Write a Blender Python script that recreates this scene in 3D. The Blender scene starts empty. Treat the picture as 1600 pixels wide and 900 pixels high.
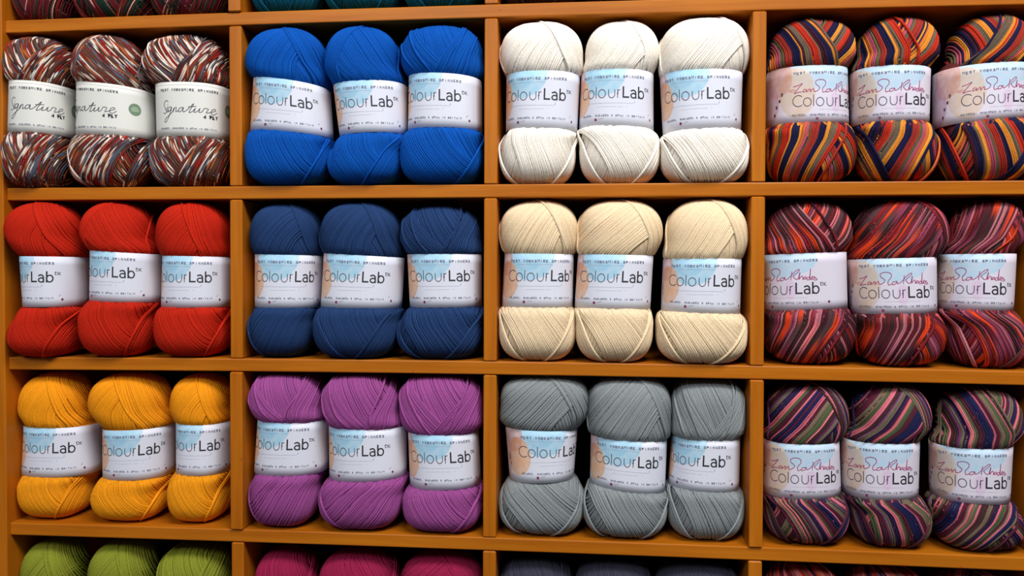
import bpy, math
import numpy as np
from mathutils import Matrix

scene = bpy.context.scene
COL = scene.collection

# ------------------------------------------------------------------ camera
F_PX = 1300.0
CAM = np.array([0.36742, -0.82826, -0.08048])
PITCH, YAW, ROLL = -0.0198876, 0.0980857, -0.0027194


def cam_axes():
    c, s = math.cos, math.sin
    X = np.array([[1, 0, 0], [0, c(PITCH), -s(PITCH)], [0, s(PITCH), c(PITCH)]])
    Z = np.array([[c(YAW), -s(YAW), 0], [s(YAW), c(YAW), 0], [0, 0, 1]])
    Y = np.array([[c(ROLL), 0, s(ROLL)], [0, 1, 0], [-s(ROLL), 0, c(ROLL)]])
    return Z @ X @ Y


CM = cam_axes()
cam_data = bpy.data.cameras.new('camera')
cam_data.sensor_width = 36.0
cam_data.lens = F_PX * 36.0 / 1600.0
cam_data.clip_start = 0.02
cam = bpy.data.objects.new('camera', cam_data)
COL.objects.link(cam)
m4 = Matrix.Identity(4)
for i in range(3):
    m4[i][0] = CM[i, 0]
    m4[i][1] = CM[i, 2]
    m4[i][2] = -CM[i, 1]
    m4[i][3] = CAM[i]
cam.matrix_world = m4
scene.camera = cam

# ------------------------------------------------------------------ light
world = bpy.data.worlds.new('shop_ambient')
scene.world = world
world.use_nodes = True
bg = world.node_tree.nodes['Background']
bg.inputs[0].default_value = (0.93, 0.96, 1.0, 1)
bg.inputs[1].default_value = 0.07


def area(name, loc, target, size, power, color):
    d = bpy.data.lights.new(name, 'AREA')
    d.shape = 'RECTANGLE'
    d.size, d.size_y = size
    d.energy = power
    d.color = color
    o = bpy.data.objects.new(name, d)
    COL.objects.link(o)
    o.location = loc
    v = np.array(target) - np.array(loc)
    from mathutils import Vector
    o.rotation_euler = Vector(v).to_track_quat('-Z', 'Y').to_euler()
    return o


area('ceiling_panel_light', (0.95, -1.15, 1.45), (0.45, 0.0, -0.05), (1.3, 0.5), 46, (1.0, 0.985, 0.97))
area('ceiling_panel_light', (-0.4, -2.3, 1.4), (0.3, 0.0, -0.1), (1.2, 0.6), 30, (0.97, 0.985, 1.0))

scene.view_settings.view_transform = 'Standard'
scene.view_settings.look = 'None'
scene.view_settings.gamma = 1
scene.view_settings.exposure = 0.08
scene.view_settings.use_curve_mapping = False

# ------------------------------------------------------------------ helpers


def unproject(px, py, Y):
    """the world point at depth Y seen at a photo position"""
    d = CM @ np.array([(px - 800) / F_PX, 1.0, -(py - 450) / F_PX])
    t = (Y - CAM[1]) / d[1]
    return CAM + d * t


def lin(c):
    c = np.asarray(c, float) / 255.0
    return np.where(c <= 0.04045, c / 12.92, ((c + 0.055) / 1.055) ** 2.4)


def new_mesh(name, verts, faces, mats, parent=None, smooth=True, colors=None, uv=None, matidx=None):
    verts = np.asarray(verts, np.float32)
    faces = np.asarray(faces, np.int32)
    me = bpy.data.meshes.new(name)
    k = faces.shape[1]
    me.vertices.add(len(verts))
    me.vertices.foreach_set('co', verts.ravel())
    me.loops.add(faces.size)
    me.loops.foreach_set('vertex_index', faces.ravel())
    me.polygons.add(len(faces))
    me.polygons.foreach_set('loop_start', np.arange(0, faces.size, k, dtype=np.int32))
    me.polygons.foreach_set('loop_total', np.full(len(faces), k, np.int32))
    for m in mats:
        me.materials.append(m)
    if matidx is not None:
        me.polygons.foreach_set('material_index', np.asarray(matidx, np.int32))
    me.update(calc_edges=True)
    me.polygons.foreach_set('use_smooth', np.full(len(faces), smooth, bool))
    if colors is not None:
        at = me.color_attributes.new('yarn_color', 'FLOAT_COLOR', 'POINT')
        c4 = np.ones((len(verts), 4), np.float32)
        c4[:, :3] = colors
        at.data.foreach_set('color', c4.ravel())
    if uv is not None:
        l = me.uv_layers.new(name='UVMap')
        l.data.foreach_set('uv', np.asarray(uv, np.float32)[faces.ravel()].ravel())
    o = bpy.data.objects.new(name, me)
    COL.objects.link(o)
    if parent is not None:
        o.parent = parent
        o.matrix_parent_inverse = Matrix.Translation(-parent.location)
    return o


# ------------------------------------------------------------------ materials


def mat_new(name):
    m = bpy.data.materials.new(name)
    m.use_nodes = True
    return m, m.node_tree, m.node_tree.nodes['Principled BSDF']


def wood_material(name, axis, seed):
    m, nt, b = mat_new(name)
    N, L = nt.nodes, nt.links
    tc = N.new('ShaderNodeTexCoord')
    mp = N.new('ShaderNodeMapping')
    sc = {'x': (1.2, 9, 26), 'z': (26, 9, 1.2)}[axis]
    mp.inputs['Scale'].default_value = sc
    mp.inputs['Location'].default_value = (seed, seed * 2.3, seed * 0.7)
    L.new(tc.outputs['Object'], mp.inputs[0])
    n1 = N.new('ShaderNodeTexNoise')
    n1.inputs['Scale'].default_value = 5
    n1.inputs['Detail'].default_value = 6
    n1.inputs['Roughness'].default_value = 0.6
    L.new(mp.outputs[0], n1.inputs['Vector'])
    cr = N.new('ShaderNodeValToRGB')
    e = cr.color_ramp.elements
    e[0].position = 0.3
    e[0].color = (*lin((168, 90, 6)), 1)
    e[1].position = 0.72
    e[1].color = (*lin((194, 114, 20)), 1)
    L.new(n1.outputs['Fac'], cr.inputs[0])
    n2 = N.new('ShaderNodeTexNoise')
    n2.inputs['Scale'].default_value = 7
    n2.inputs['Detail'].default_value = 2
    L.new(tc.outputs['Object'], n2.inputs['Vector'])
    mx = N.new('ShaderNodeMix')
    mx.data_type = 'RGBA'
    mx.blend_type = 'MULTIPLY'
    mx.inputs[0].default_value = 0.35
    cr2 = N.new('ShaderNodeValToRGB')
    cr2.color_ramp.elements[0].position = 0.35
    cr2.color_ramp.elements[0].color = (0.72, 0.68, 0.62, 1)
    cr2.color_ramp.elements[1].position = 0.65
    cr2.color_ramp.elements[1].color = (1, 1, 1, 1)
    L.new(n2.outputs['Fac'], cr2.inputs[0])
    L.new(cr.outputs[0], mx.inputs[6])
    L.new(cr2.outputs[0], mx.inputs[7])
    # small dark knots and specks
    vo = N.new('ShaderNodeTexVoronoi')
    vo.inputs['Scale'].default_value = 34
    L.new(tc.outputs['Object'], vo.inputs['Vector'])
    lt = N.new('ShaderNodeMath')
    lt.operation = 'LESS_THAN'
    lt.inputs[1].default_value = 0.045
    L.new(vo.outputs['Distance'], lt.inputs[0])
    mk = N.new('ShaderNodeMath')
    mk.operation = 'MULTIPLY'
    mk.inputs[1].default_value = 0.45
    L.new(lt.outputs[0], mk.inputs[0])
    mx2 = N.new('ShaderNodeMix')
    mx2.data_type = 'RGBA'
    mx2.inputs[7].default_value = (*lin((120, 66, 18)), 1)
    L.new(mk.outputs[0], mx2.inputs[0])
    L.new(mx.outputs[2], mx2.inputs[6])
    L.new(mx2.outputs[2], b.inputs['Base Color'])
    b.inputs['Roughness'].default_value = 0.42
    b.inputs['Specular IOR Level'].default_value = 0.26
    bp = N.new('ShaderNodeBump')
    bp.inputs['Strength'].default_value = 0.12
    bp.inputs['Distance'].default_value = 0.0006
    L.new(n1.outputs['Fac'], bp.inputs['Height'])
    L.new(bp.outputs[0], b.inputs['Normal'])
    return m


WOOD_X = wood_material('varnished_pine_along', 'x', 1.7)
WOOD_Z = wood_material('varnished_pine_upright', 'z', 5.1)


def back_material():
    m, nt, b = mat_new('back_board_shade_in_colour')
    N, L = nt.nodes, nt.links
    n = N.new('ShaderNodeTexNoise')
    n.inputs['Scale'].default_value = 12
    cr = N.new('ShaderNodeValToRGB')
    cr.color_ramp.elements[0].color = (0.010, 0.007, 0.006, 1)  # near-black wood tone: the shade deep in the cubbies is put into the colour
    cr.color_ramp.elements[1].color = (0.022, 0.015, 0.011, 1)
    L.new(n.outputs['Fac'], cr.inputs[0])
    L.new(cr.outputs[0], b.inputs['Base Color'])
    b.inputs['Roughness'].default_value = 0.8
    return m


BACK = back_material()


def yarn_material():
    m, nt, b = mat_new('wool_yarn')
    N, L = nt.nodes, nt.links
    a = N.new('ShaderNodeAttribute')
    a.attribute_name = 'yarn_color'
    tc = N.new('ShaderNodeTexCoord')
    n = N.new('ShaderNodeTexNoise')
    n.inputs['Scale'].default_value = 900
    n.inputs['Detail'].default_value = 2
    L.new(tc.outputs['Object'], n.inputs['Vector'])
    mr = N.new('ShaderNodeMapRange')
    mr.inputs['From Min'].default_value = 0.3
    mr.inputs['From Max'].default_value = 0.7
    mr.inputs['To Min'].default_value = 0.86
    mr.inputs['To Max'].default_value = 1.12
    L.new(n.outputs['Fac'], mr.inputs['Value'])
    vm = N.new('ShaderNodeVectorMath')
    vm.operation = 'SCALE'
    L.new(a.outputs['Color'], vm.inputs[0])
    L.new(mr.outputs[0], vm.inputs['Scale'])
    L.new(vm.outputs[0], b.inputs['Base Color'])
    b.inputs['Roughness'].default_value = 0.85
    b.inputs['Specular IOR Level'].default_value = 0.12
    b.inputs['Sheen Weight'].default_value = 0.12
    b.inputs['Sheen Roughness'].default_value = 0.5
    L.new(a.outputs['Color'], b.inputs['Sheen Tint'])
    bp = N.new('ShaderNodeBump')
    bp.inputs['Strength'].default_value = 0.35
    bp.inputs['Distance'].default_value = 0.0004
    L.new(n.outputs['Fac'], bp.inputs['Height'])
    L.new(bp.outputs[0], b.inputs['Normal'])
    return m


YARN = yarn_material()
U = 0.0807e-3      # one lettering unit in metres


def paper_material(name, base, blobs):
    """white paper printed with watercolour blots; UV = metres * 10 from the anchor letter / top edge"""
    m, nt, b = mat_new(name)
    N, L = nt.nodes, nt.links
    uv = N.new('ShaderNodeUVMap')
    uv.uv_map = 'UVMap'
    nz = N.new('ShaderNodeTexNoise')
    nz.inputs['Scale'].default_value = 9
    nz.inputs['Detail'].default_value = 3
    L.new(uv.outputs[0], nz.inputs['Vector'])
    sub = N.new('ShaderNodeVectorMath')
    sub.operation = 'SUBTRACT'
    sub.inputs[1].default_value = (0.5, 0.5, 0.5)
    L.new(nz.outputs['Color'], sub.inputs[0])
    scl = N.new('ShaderNodeVectorMath')
    scl.operation = 'SCALE'
    scl.inputs['Scale'].default_value = 0.035
    L.new(sub.outputs[0], scl.inputs[0])
    add = N.new('ShaderNodeVectorMath')
    add.operation = 'ADD'
    L.new(uv.outputs[0], add.inputs[0])
    L.new(scl.outputs[0], add.inputs[1])
    prev = None
    n2 = N.new('ShaderNodeTexNoise')
    n2.inputs['Scale'].default_value = 14
    n2.inputs['Detail'].default_value = 4
    L.new(uv.outputs[0], n2.inputs['Vector'])
    for cx, cy, rx, ry, col, op in blobs:
        s1 = N.new('ShaderNodeVectorMath')
        s1.operation = 'SUBTRACT'
        s1.inputs[1].default_value = (cx * U * 10, cy * U * 10, 0)
        L.new(add.outputs[0], s1.inputs[0])
        s2 = N.new('ShaderNodeVectorMath')
        s2.operation = 'MULTIPLY'
        s2.inputs[1].default_value = (1 / (rx * U * 10), 1 / (ry * U * 10), 0)
        L.new(s1.outputs[0], s2.inputs[0])
        ln = N.new('ShaderNodeVectorMath')
        ln.operation = 'LENGTH'
        L.new(s2.outputs[0], ln.inputs[0])
        mr = N.new('ShaderNodeMapRange')
        mr.inputs['From Min'].default_value = 1.03
        mr.inputs['From Max'].default_value = 0.97
        mr.inputs['To Min'].default_value = 0
        mr.inputs['To Max'].default_value = 1
        L.new(ln.outputs['Value'], mr.inputs['Value'])
        mo = N.new('ShaderNodeMapRange')
        mo.inputs['From Min'].default_value = 0.3
        mo.inputs['From Max'].default_value = 0.7
        mo.inputs['To Min'].default_value = op * 0.7
        mo.inputs['To Max'].default_value = min(1, op * 1.25)
        L.new(n2.outputs['Fac'], mo.inputs['Value'])
        mu = N.new('ShaderNodeMath')
        mu.operation = 'MULTIPLY'
        L.new(mr.outputs[0], mu.inputs[0])
        L.new(mo.outputs[0], mu.inputs[1])
        mx = N.new('ShaderNodeMix')
        mx.data_type = 'RGBA'
        L.new(mu.outputs[0], mx.inputs[0])
        if prev is None:
            mx.inputs[6].default_value = (*lin(base), 1)
        else:
            L.new(prev, mx.inputs[6])
        mx.inputs[7].default_value = (*lin(col), 1)
        prev = mx.outputs[2]
    if prev is None:
        b.inputs['Base Color'].default_value = (*lin(base), 1)
    else:
        L.new(prev, b.inputs['Base Color'])
    b.inputs['Roughness'].default_value = 0.5
    b.inputs['Specular IOR Level'].default_value = 0.3
    return m


PAPER_BASE = (218, 220, 233)
PAPER = paper_material('printed_paper', PAPER_BASE, [
    (-262, 10, 300, 320, (158, 203, 226), 0.85),
    (-300, 20, 190, 190, (140, 192, 222), 0.35),
    (-590, 330, 175, 235, (226, 172, 124), 0.85),
    (-660, 90, 150, 190, (200, 130, 110), 0.5),
    (-860, 330, 150, 300, (205, 150, 150), 0.45),
    (-760, 350, 12, 55, (70, 40, 60), 0.9),
    (-735, 440, 10, 22, (70, 40, 60), 0.9),
])
PAPER_PINK = paper_material('printed_paper_artist', (214, 208, 222), [
    (-170, 60, 420, 230, (160, 205, 228), 0.62),
    (-520, 320, 215, 300, (208, 180, 152), 0.7),
    (-760, 120, 190, 240, (198, 140, 122), 0.65),
    (-900, 420, 160, 260, (190, 150, 165), 0.6),
    (-60, 430, 70, 120, (214, 160, 205), 0.35),
    (-575, 290, 50, 22, (190, 130, 120), 0.6),
    (-700, 330, 16, 26, (60, 35, 55), 0.95),
    (-730, 400, 14, 22, (60, 35, 55), 0.95),
    (-775, 470, 14, 22, (60, 35, 55), 0.95),
    (-800, 560, 14, 22, (60, 35, 55), 0.95),
])
PAPER_CREAM = paper_material('printed_paper_plain', (222, 222, 216), [])


def ink(name, col, rough=0.6):
    m, nt, b = mat_new(name)
    N, L = nt.nodes, nt.links
    n = N.new('ShaderNodeTexNoise')
    n.inputs['Scale'].default_value = 300
    mx = N.new('ShaderNodeMix')
    mx.data_type = 'RGBA'
    c = lin(col)
    mx.inputs[6].default_value = (*(c * 0.92), 1)
    mx.inputs[7].default_value = (*np.minimum(c * 1.08, 1), 1)
    L.new(n.outputs['Fac'], mx.inputs[0])
    L.new(mx.outputs[2], b.inputs['Base Color'])
    b.inputs['Roughness'].default_value = rough
    return m


INK_BLACK = ink('black_ink', (34, 32, 40))
INK_DARK = ink('dark_grey_ink', (60, 56, 72))
INK_GREY = ink('pale_grey_ink', (176, 176, 194))
INK_MID = ink('mid_grey_ink', (112, 112, 132))
INK_PLUM = ink('plum_ink', (118, 38, 78))
INK_PINK = ink('magenta_ink', (152, 46, 100))
INK_GREEN = ink('sage_green_ink', (112, 136, 112))
INK_LIME = ink('pale_green_ink', (170, 194, 160))
INKS = [INK_BLACK, INK_DARK, INK_GREY, INK_MID, INK_PLUM, INK_PINK, INK_GREEN, INK_LIME]
BK, DK, GR, MD, PL, PK, GN, LM = range(8)

# ------------------------------------------------------------------ lettering: strokes in units (x from C, y up from baseline)


def arc(cx, cy, rx, ry, a0, a1, n=18):
    t = np.radians(np.linspace(a0, a1, n))
    return np.stack([cx + rx * np.cos(t), cy + ry * np.sin(t)], 1)


def smooth_line(pts, sub=4):
    p = np.array(pts, float)
    if len(p) < 3:
        return p
    q = np.vstack([2 * p[0] - p[1], p, 2 * p[-1] - p[-2]])
    out = []
    for i in range(1, len(q) - 2):
        for k in range(sub):
            t = k / sub
            a, b, c, d = q[i - 1], q[i], q[i + 1], q[i + 2]
            out.append(0.5 * (2 * b + (c - a) * t + (2 * a - 5 * b + 4 * c - d) * t * t + (3 * b - a - 3 * c + d) * t ** 3))
    out.append(p[-1])
    return np.array(out)


CAPS = {
    'A': [[(0, 0), (.5, 1), (1, 0)], [(.2, .4), (.8, .4)]],
    'B': [[(0, 0), (0, 1), (.7, .95), (.75, .6), (0, .52), (.85, .45), (.85, .08), (0, 0)]],
    'D': [[(0, 0), (0, 1), (.7, .85), (.9, .5), (.7, .12), (0, 0)]],
    'E': [[(.85, 1), (0, 1), (0, 0), (.85, 0)], [(0, .5), (.7, .5)]],
    'H': [[(0, 0), (0, 1)], [(.9, 0), (.9, 1)], [(0, .5), (.9, .5)]],
    'I': [[(.4, 0), (.4, 1)]],
    'K': [[(0, 0), (0, 1)], [(.85, 1), (0, .45), (.9, 0)]],
    'L': [[(0, 1), (0, 0), (.8, 0)]],
    'N': [[(0, 0), (0, 1), (.85, 0), (.85, 1)]],
    'O': [[(.45, 0), (.05, .25), (.05, .75), (.45, 1), (.85, .75), (.85, .25), (.45, 0)]],
    'P': [[(0, 0), (0, 1), (.8, .9), (.8, .55), (0, .45)]],
    'R': [[(0, 0), (0, 1), (.8, .9), (.8, .55), (0, .45), (.85, 0)]],
    'S': [[(.85, .85), (.4, 1), (.05, .8), (.15, .55), (.8, .42), (.85, .15), (.4, 0), (0, .15)]],
    'T': [[(.45, 0), (.45, 1)], [(0, 1), (.9, 1)]],
    'U': [[(0, 1), (0, .2), (.4, 0), (.85, .2), (.85, 1)]],
    'W': [[(0, 1), (.2, 0), (.5, .7), (.8, 0), (1, 1)]],
    'Y': [[(0, 1), (.45, .5), (.9, 1)], [(.45, .5), (.45, 0)]],
    '4': [[(.6, 0), (.6, 1), (0, .3), (.9, .3)]],
    '&': [[(.9, 0), (.2, .75), (.4, 1), (.6, .8), (.1, .3), (.3, 0), (.7, .1), (.9, .4)]],
    ',': [[(.3, .1), (.2, -.2)]],
}


def caption(text, x0, x1, y, h, w, mat, hand=0.0, rng=None):
    out = []
    pitch = (x1 - x0) / len(text)
    gw = pitch * 0.66
    for i, ch in enumerate(text):
        if ch == ' ':
            continue
        dy = 0 if rng is None else rng.normal() * hand
        for st in CAPS[ch]:
            p = np.array(st, float)
            out.append((np.stack([x0 + i * pitch + p[:, 0] * gw, y + dy + p[:, 1] * h], 1), w, mat))
    return out


def colour_lab(y0, k=1.0, thin=8.5, dark=DK, super_w=6):
    """the big word across the band, baseline at height y0, scale k"""
    S = []
    def a(p, w, m):
        p = np.array(p, float)
        S.append((np.stack([560 + (p[:, 0] - 560) * k, y0 + p[:, 1] * k], 1), w, m))
    a(arc(58, 65, 62, 66, 48, 312, 26), thin, dark)
    a(arc(160, 48, 44, 50, 0, 360, 26), thin, dark)
    a([(232, 0), (232, 132)], thin, dark)
    a(arc(307, 48, 44, 50, 0, 360, 26), thin, dark)
    a(np.vstack([[(388, 98), (388, 45)], arc(426, 42, 38, 46, 180, 360, 14), [(464, 98)]]), thin, dark)
    a(np.vstack([[(498, 0), (498, 60)], arc(528, 60, 30, 36, 180, 90, 8)]), thin, dark)
    a([(498, 98), (498, 60)], thin, dark)
    a([(567, 132), (567, 8), (634, 8)], 19, BK)
    a(np.vstack([[(660, 84)], arc(690, 60, 30, 34, 120, 0, 8), [(722, 0)]]), 17, BK)
    a(arc(692, 28, 32, 27, 20, 335, 18), 16, BK)
    a([(758, 136), (758, 0)], 18, BK)
    a(arc(793, 46, 36, 44, 0, 360, 24), 16, BK)
    # the small raised D K
    a([(852, 92), (852, 132), (875, 128), (882, 112), (874, 95), (852, 92)], super_w, BK)
    a([(893, 92), (893, 132)], super_w, BK)
    a([(915, 128), (893, 110), (918, 90)], super_w, BK)
    return S


def dashes(x0, x1, y, w, mat, rng, step=26):
    out = []
    x = x0
    while x < x1:
        l = rng.uniform(0.4, 0.85) * step
        out.append((np.array([(x, y + rng.normal() * 1.0), (x + l, y + rng.normal() * 1.0)]), w, mat))
        x += l + step * rng.uniform(0.12, 0.4)
    return out


ZR = [
    [(248, 325), (300, 312), (345, 290), (300, 350), (258, 412), (300, 400), (335, 398)],
    [(375, 362), (352, 380), (352, 402), (378, 392), (388, 366), (390, 402), (415, 372), (428, 366), (430, 402), (450, 370), (466, 366), (470, 400), (512, 385), (530, 345), (492, 305), (490, 265), (540, 245), (592, 262), (598, 310), (565, 360), (568, 410), (604, 395)],
    [(652, 366), (612, 376), (606, 408), (640, 398), (656, 368), (662, 398), (700, 375), (760, 300), (805, 265), (812, 285), (745, 350)],
    [(735, 290), (722, 400)],
    [(745, 350), (775, 392), (800, 385), (822, 300), (812, 392), (835, 356), (850, 362), (852, 396), (866, 370), (862, 392), (886, 388), (880, 364), (866, 370)],
    [(920, 370), (898, 376), (896, 400), (922, 392), (936, 262), (930, 396), (948, 386), (966, 370), (955, 360), (945, 385), (964, 404), (985, 365), (976, 380), (1006, 395), (998, 412), (978, 408)],
]
SIG = [
    [(956, 292), (942, 276), (922, 280), (905, 310), (915, 350), (934, 385), (918, 410), (895, 402)],
    [(946, 340), (934, 388), (950, 394), (966, 372)],
    [(1000, 346), (962, 348), (950, 386), (975, 388), (998, 348), (975, 420), (938, 488), (914, 500), (922, 466), (1000, 402), (1022, 356), (1012, 396), (1032, 356), (1050, 352), (1044, 394), (1072, 380)],
    [(1124, 350), (1084, 358), (1074, 394), (1104, 386), (1126, 350), (1120, 394), (1160, 378), (1230, 306), (1182, 398), (1214, 390), (1246, 356), (1230, 395), (1262, 388), (1290, 354), (1280, 394), (1312, 384), (1332, 350), (1372, 354), (1350, 394), (1396, 384), (1450, 360), (1440, 344), (1408, 360), (1400, 396), (1430, 406), (1466, 380)],
    [(1172, 344), (1252, 334)],
    [(950, 322), (954, 318)],
]


def print_standard(H, rng):
    """strokes of the standard band; H = band height in units"""
    S = []
    y = lambda f: -f * H
    S += caption('WEST YORKSHIRE SPINNERS', 30, 850, y(0.155), 27, 7, MD, 2.0, rng)
    S += dashes(150, 560, y(0.20), 3.5, GR, rng, 22)
    S += colour_lab(y(0.505))
    S += dashes(110, 690, y(0.60), 4, GR, rng)
    S.append((np.array([(700, y(0.59)), (706, y(0.555))]), 5, MD))
    S += dashes(250, 560, y(0.665), 3, GR, rng, 18)
    S += [(np.array([(610, y(0.665)), (616, y(0.65))]), 5, GR)]
    S += caption('REARED, SHEARED & SPUN IN BRITAIN', 30, 850, y(0.835), 19, 5, MD, 1.5, rng)
    S.append((arc(235, y(0.895), 9, 9, 0, 360, 10), 17, PL))
    S.append((np.array([(275, y(0.885)), (330, y(0.87))]), 4, MD))
    S.append((arc(950, y(0.85), 8, 9, 0, 360, 10), 14, INKS.index(INK_PLUM)))
    S.append((np.array([(905, y(0.79)), (925, y(0.755))]), 5, MD))
    return {'word_lettering': S}


def print_artist(H, rng):
    S = []
    y = lambda f: -f * H
    S += caption('WEST YORKSHIRE SPINNERS', 10, 830, y(0.145), 25, 7, MD, 2.0, rng)
    S += colour_lab(y(0.71))
    S += dashes(300, 700, y(0.775), 3, GR, rng, 20)
    S += caption('REARED, SHEARED & SPUN IN BRITAIN', -10, 830, y(0.88), 19, 5, MD, 1.5, rng)
    S.append((arc(270, y(0.935), 9, 9, 0, 360, 10), 17, PL))
    S.append((arc(950, y(0.86), 8, 9, 0, 360, 10), 14, PL))
    Z = []
    for st in ZR:
        p = smooth_line([(a, -b) for a, b in st])
        p[:, 0] = (p[:, 0] - 244) * 1.06
        p[:, 1] = (p[:, 1] + 400) * 0.92 + y(0.46)
        Z.append((p, 8, PK))
    return {'word_lettering': S, 'script_lettering': Z}


def print_plain(H, rng):
    """anchor 560 = end of the script word"""
    S, Z, B = [], [], []
    y = lambda f: -f * H
    S += caption('WEST YORKSHIRE SPINNERS', -190, 590, y(0.165), 27, 7, DK, 1.2, rng)
    S += caption('4 PLY', 390, 580, y(0.655), 40, 13, BK)
    S += caption('REARED, SHEARED & SPUN IN BRITAIN', -190, 560, y(0.865), 18, 5, MD, 1, rng)
    S += [(np.array([(-300, y(0.93)), (900, y(0.93))]), 2.5, GR)]
    S += [(np.array([(-300, y(0.055)), (900, y(0.055))]), 2.5, GR)]
    for st in SIG:
        p = smooth_line([(a, -b) for a, b in st])
        p[:, 0] = (p[:, 0] - 1466) * 1.24 + 560
        p[:, 1] = (p[:, 1] + 395) * 1.22 + y(0.55)
        Z.append((p, 8, DK))
    cx, cy = 560 + 225, y(0.44)
    B.append((np.array([(cx - .5, cy), (cx + .5, cy)]), 165, GN))
    for k, (dy, w) in enumerate(((26, 34), (4, 50), (-18, 44))):
        B.append((np.array([(cx - w, cy + dy), (cx + w, cy + dy)]), 12, LM))
    return {'word_lettering': S, 'script_lettering': Z, 'round_badge': B}


# ------------------------------------------------------------------ shelving unit
HP = 0.17836
T = 0.01318            # board thickness
Z_BOARD = {
    0: lambda x: 0.3570 + 0 * x,
    1: None, 2: None, 3: None, 4: None,
    5: lambda x: -0.5345 + 0 * x,
}
EDGES = {
    (1, 1): [(5, 33), (357, 19.3), (378, 18), (757, 8), (780, 7)],
    (1, -1): [(8, 51.5), (357, 39.3), (376, 38.3), (757, 28.5), (777, 28), (1177, 15.5), (1198, 15), (1480, 8.7), (1600, 8)],
    (2, 1): [(5, 294.5), (359, 290.5), (380, 290.3), (757, 289), (778, 288.8), (1173, 284.5), (1196, 284), (1480, 282.5), (1600, 282.5)],
    (2, -1): [(5, 313), (359, 310.8), (757, 309.3), (1173, 306.3), (1195, 305.3), (1480, 304.2), (1600, 304)],
    (3, 1): [(8, 558), (361, 559.8), (380, 561), (757, 563.5), (1171, 571.5), (1193, 572.5), (1480, 577.5), (1600, 579.5)],
    (3, -1): [(8, 577.5), (361, 580.5), (756, 584.3), (1171, 592.5), (1193, 593.2), (1480, 600), (1600, 601.5)],
    (4, 1): [(14, 816), (361, 828.7), (754, 837.5), (775, 838), (1170, 854), (1192, 855), (1480, 867), (1600, 870)],
    (4, -1): [(15, 835), (361, 847.5), (380, 848.5), (754, 859.5), (775, 861), (1170, 875.5), (1192, 876.8), (1480, 889), (1600, 892)],
}


def fit_board(k):
    xs, zs = [], []
    for sg in (1, -1):
        for px, py in EDGES[(k, sg)]:
            p = unproject(px, py, 0.0)
            xs.append(p[0])
            zs.append(p[2] - sg * T / 2)
    co = np.polyfit(xs, zs, 2)
    return lambda x: np.polyval(co, x)


for k in (1, 2, 3, 4):
    Z_BOARD[k] = fit_board(k)
W = 0.26305
DIV = {}
for d, l in {1: [(40, 357, 376.5), (290, 359.3, 379.3), (575, 361, 380), (840, 361, 380)],
             2: [(35, 757, 777), (290, 757.2, 777), (575, 756, 775.5), (835, 754.5, 774.5)],
             3: [(20, 1177, 1198.3), (290, 1173, 1195.3), (575, 1171, 1193), (840, 1170, 1191.5)]}.items():
    zs, xs = [], []
    for y, a, b in l:
        p = unproject((a + b) / 2, y, 0.0)
        zs.append(p[2])
        xs.append(p[0])
    DIV[d] = np.polyfit(zs, xs, 1)
DIV[4] = np.array([0.0, W * 3 + 0.004])
XL = unproject(6, 450, 0)[0]       # left end of the boards
XR = W * 3 + 0.02
DEPTH = 0.30


def board_mesh(xa, xb, zlo, zhi, y0, y1, n=10, bev=0.0011):
    """swept along x; zlo / zhi are functions of x"""
    V, Fc = [], []
    xs = np.concatenate([[xa, xa + bev], np.linspace(xa, xb, n)[1:-1], [xb - bev, xb]])
    for i, x in enumerate(xs):
        end = i in (0, len(xs) - 1)
        lo, hi = float(zlo(x)), float(zhi(x))
        e = bev if end else 0
        lo += e
        hi -= e
        yf = y0 + e
        b = bev
        V += [(x, y1, lo), (x, yf + b, lo), (x, yf + b * .3, lo + b * .3), (x, yf, lo + b),
              (x, yf, hi - b), (x, yf + b * .3, hi - b * .3), (x, yf + b, hi), (x, y1, hi)]
    k = 8
    for i in range(len(xs) - 1):
        for j in range(k):
            a, b2 = i * k + j, i * k + (j + 1) % k
            Fc.append((a, a + k, b2 + k, b2))
    faces = [list(f) for f in Fc]
    faces.append(list(range(k))[::1])
    faces.append([(len(xs) - 1) * k + j for j in range(k)][::-1])
    return V, faces


def obj_py(name, V, faces, mat, parent):
    me = bpy.data.meshes.new(name)
    me.from_pydata([tuple(map(float, v)) for v in V], [], faces)
    me.materials.append(mat)
    me.validate()
    import bmesh
    bm = bmesh.new()
    bm.from_mesh(me)
    bmesh.ops.recalc_face_normals(bm, faces=bm.faces)
    bm.to_mesh(me)
    bm.free()
    o = bpy.data.objects.new(name, me)
    COL.objects.link(o)
    if parent:
        o.parent = parent
        o.matrix_parent_inverse = Matrix.Translation(-parent.location)
    return o


unit = bpy.data.objects.new('shelving_unit', None)
unit.location = (W * 1.5, DEPTH / 2, -0.5412)
COL.objects.link(unit)
unit['label'] = 'orange-brown varnished pine cubby-hole shelving that holds all the yarn'
unit['category'] = 'shelving'

for k in range(6):
    zf = Z_BOARD[k]
    xa = XL if k != 2 else XL - 0.0022
    V, Fc = board_mesh(xa, XR, lambda x: zf(x) - T / 2, lambda x: zf(x) + T / 2, 0.0, DEPTH)
    obj_py('shelf_board', V, Fc, WOOD_X, unit)
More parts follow.
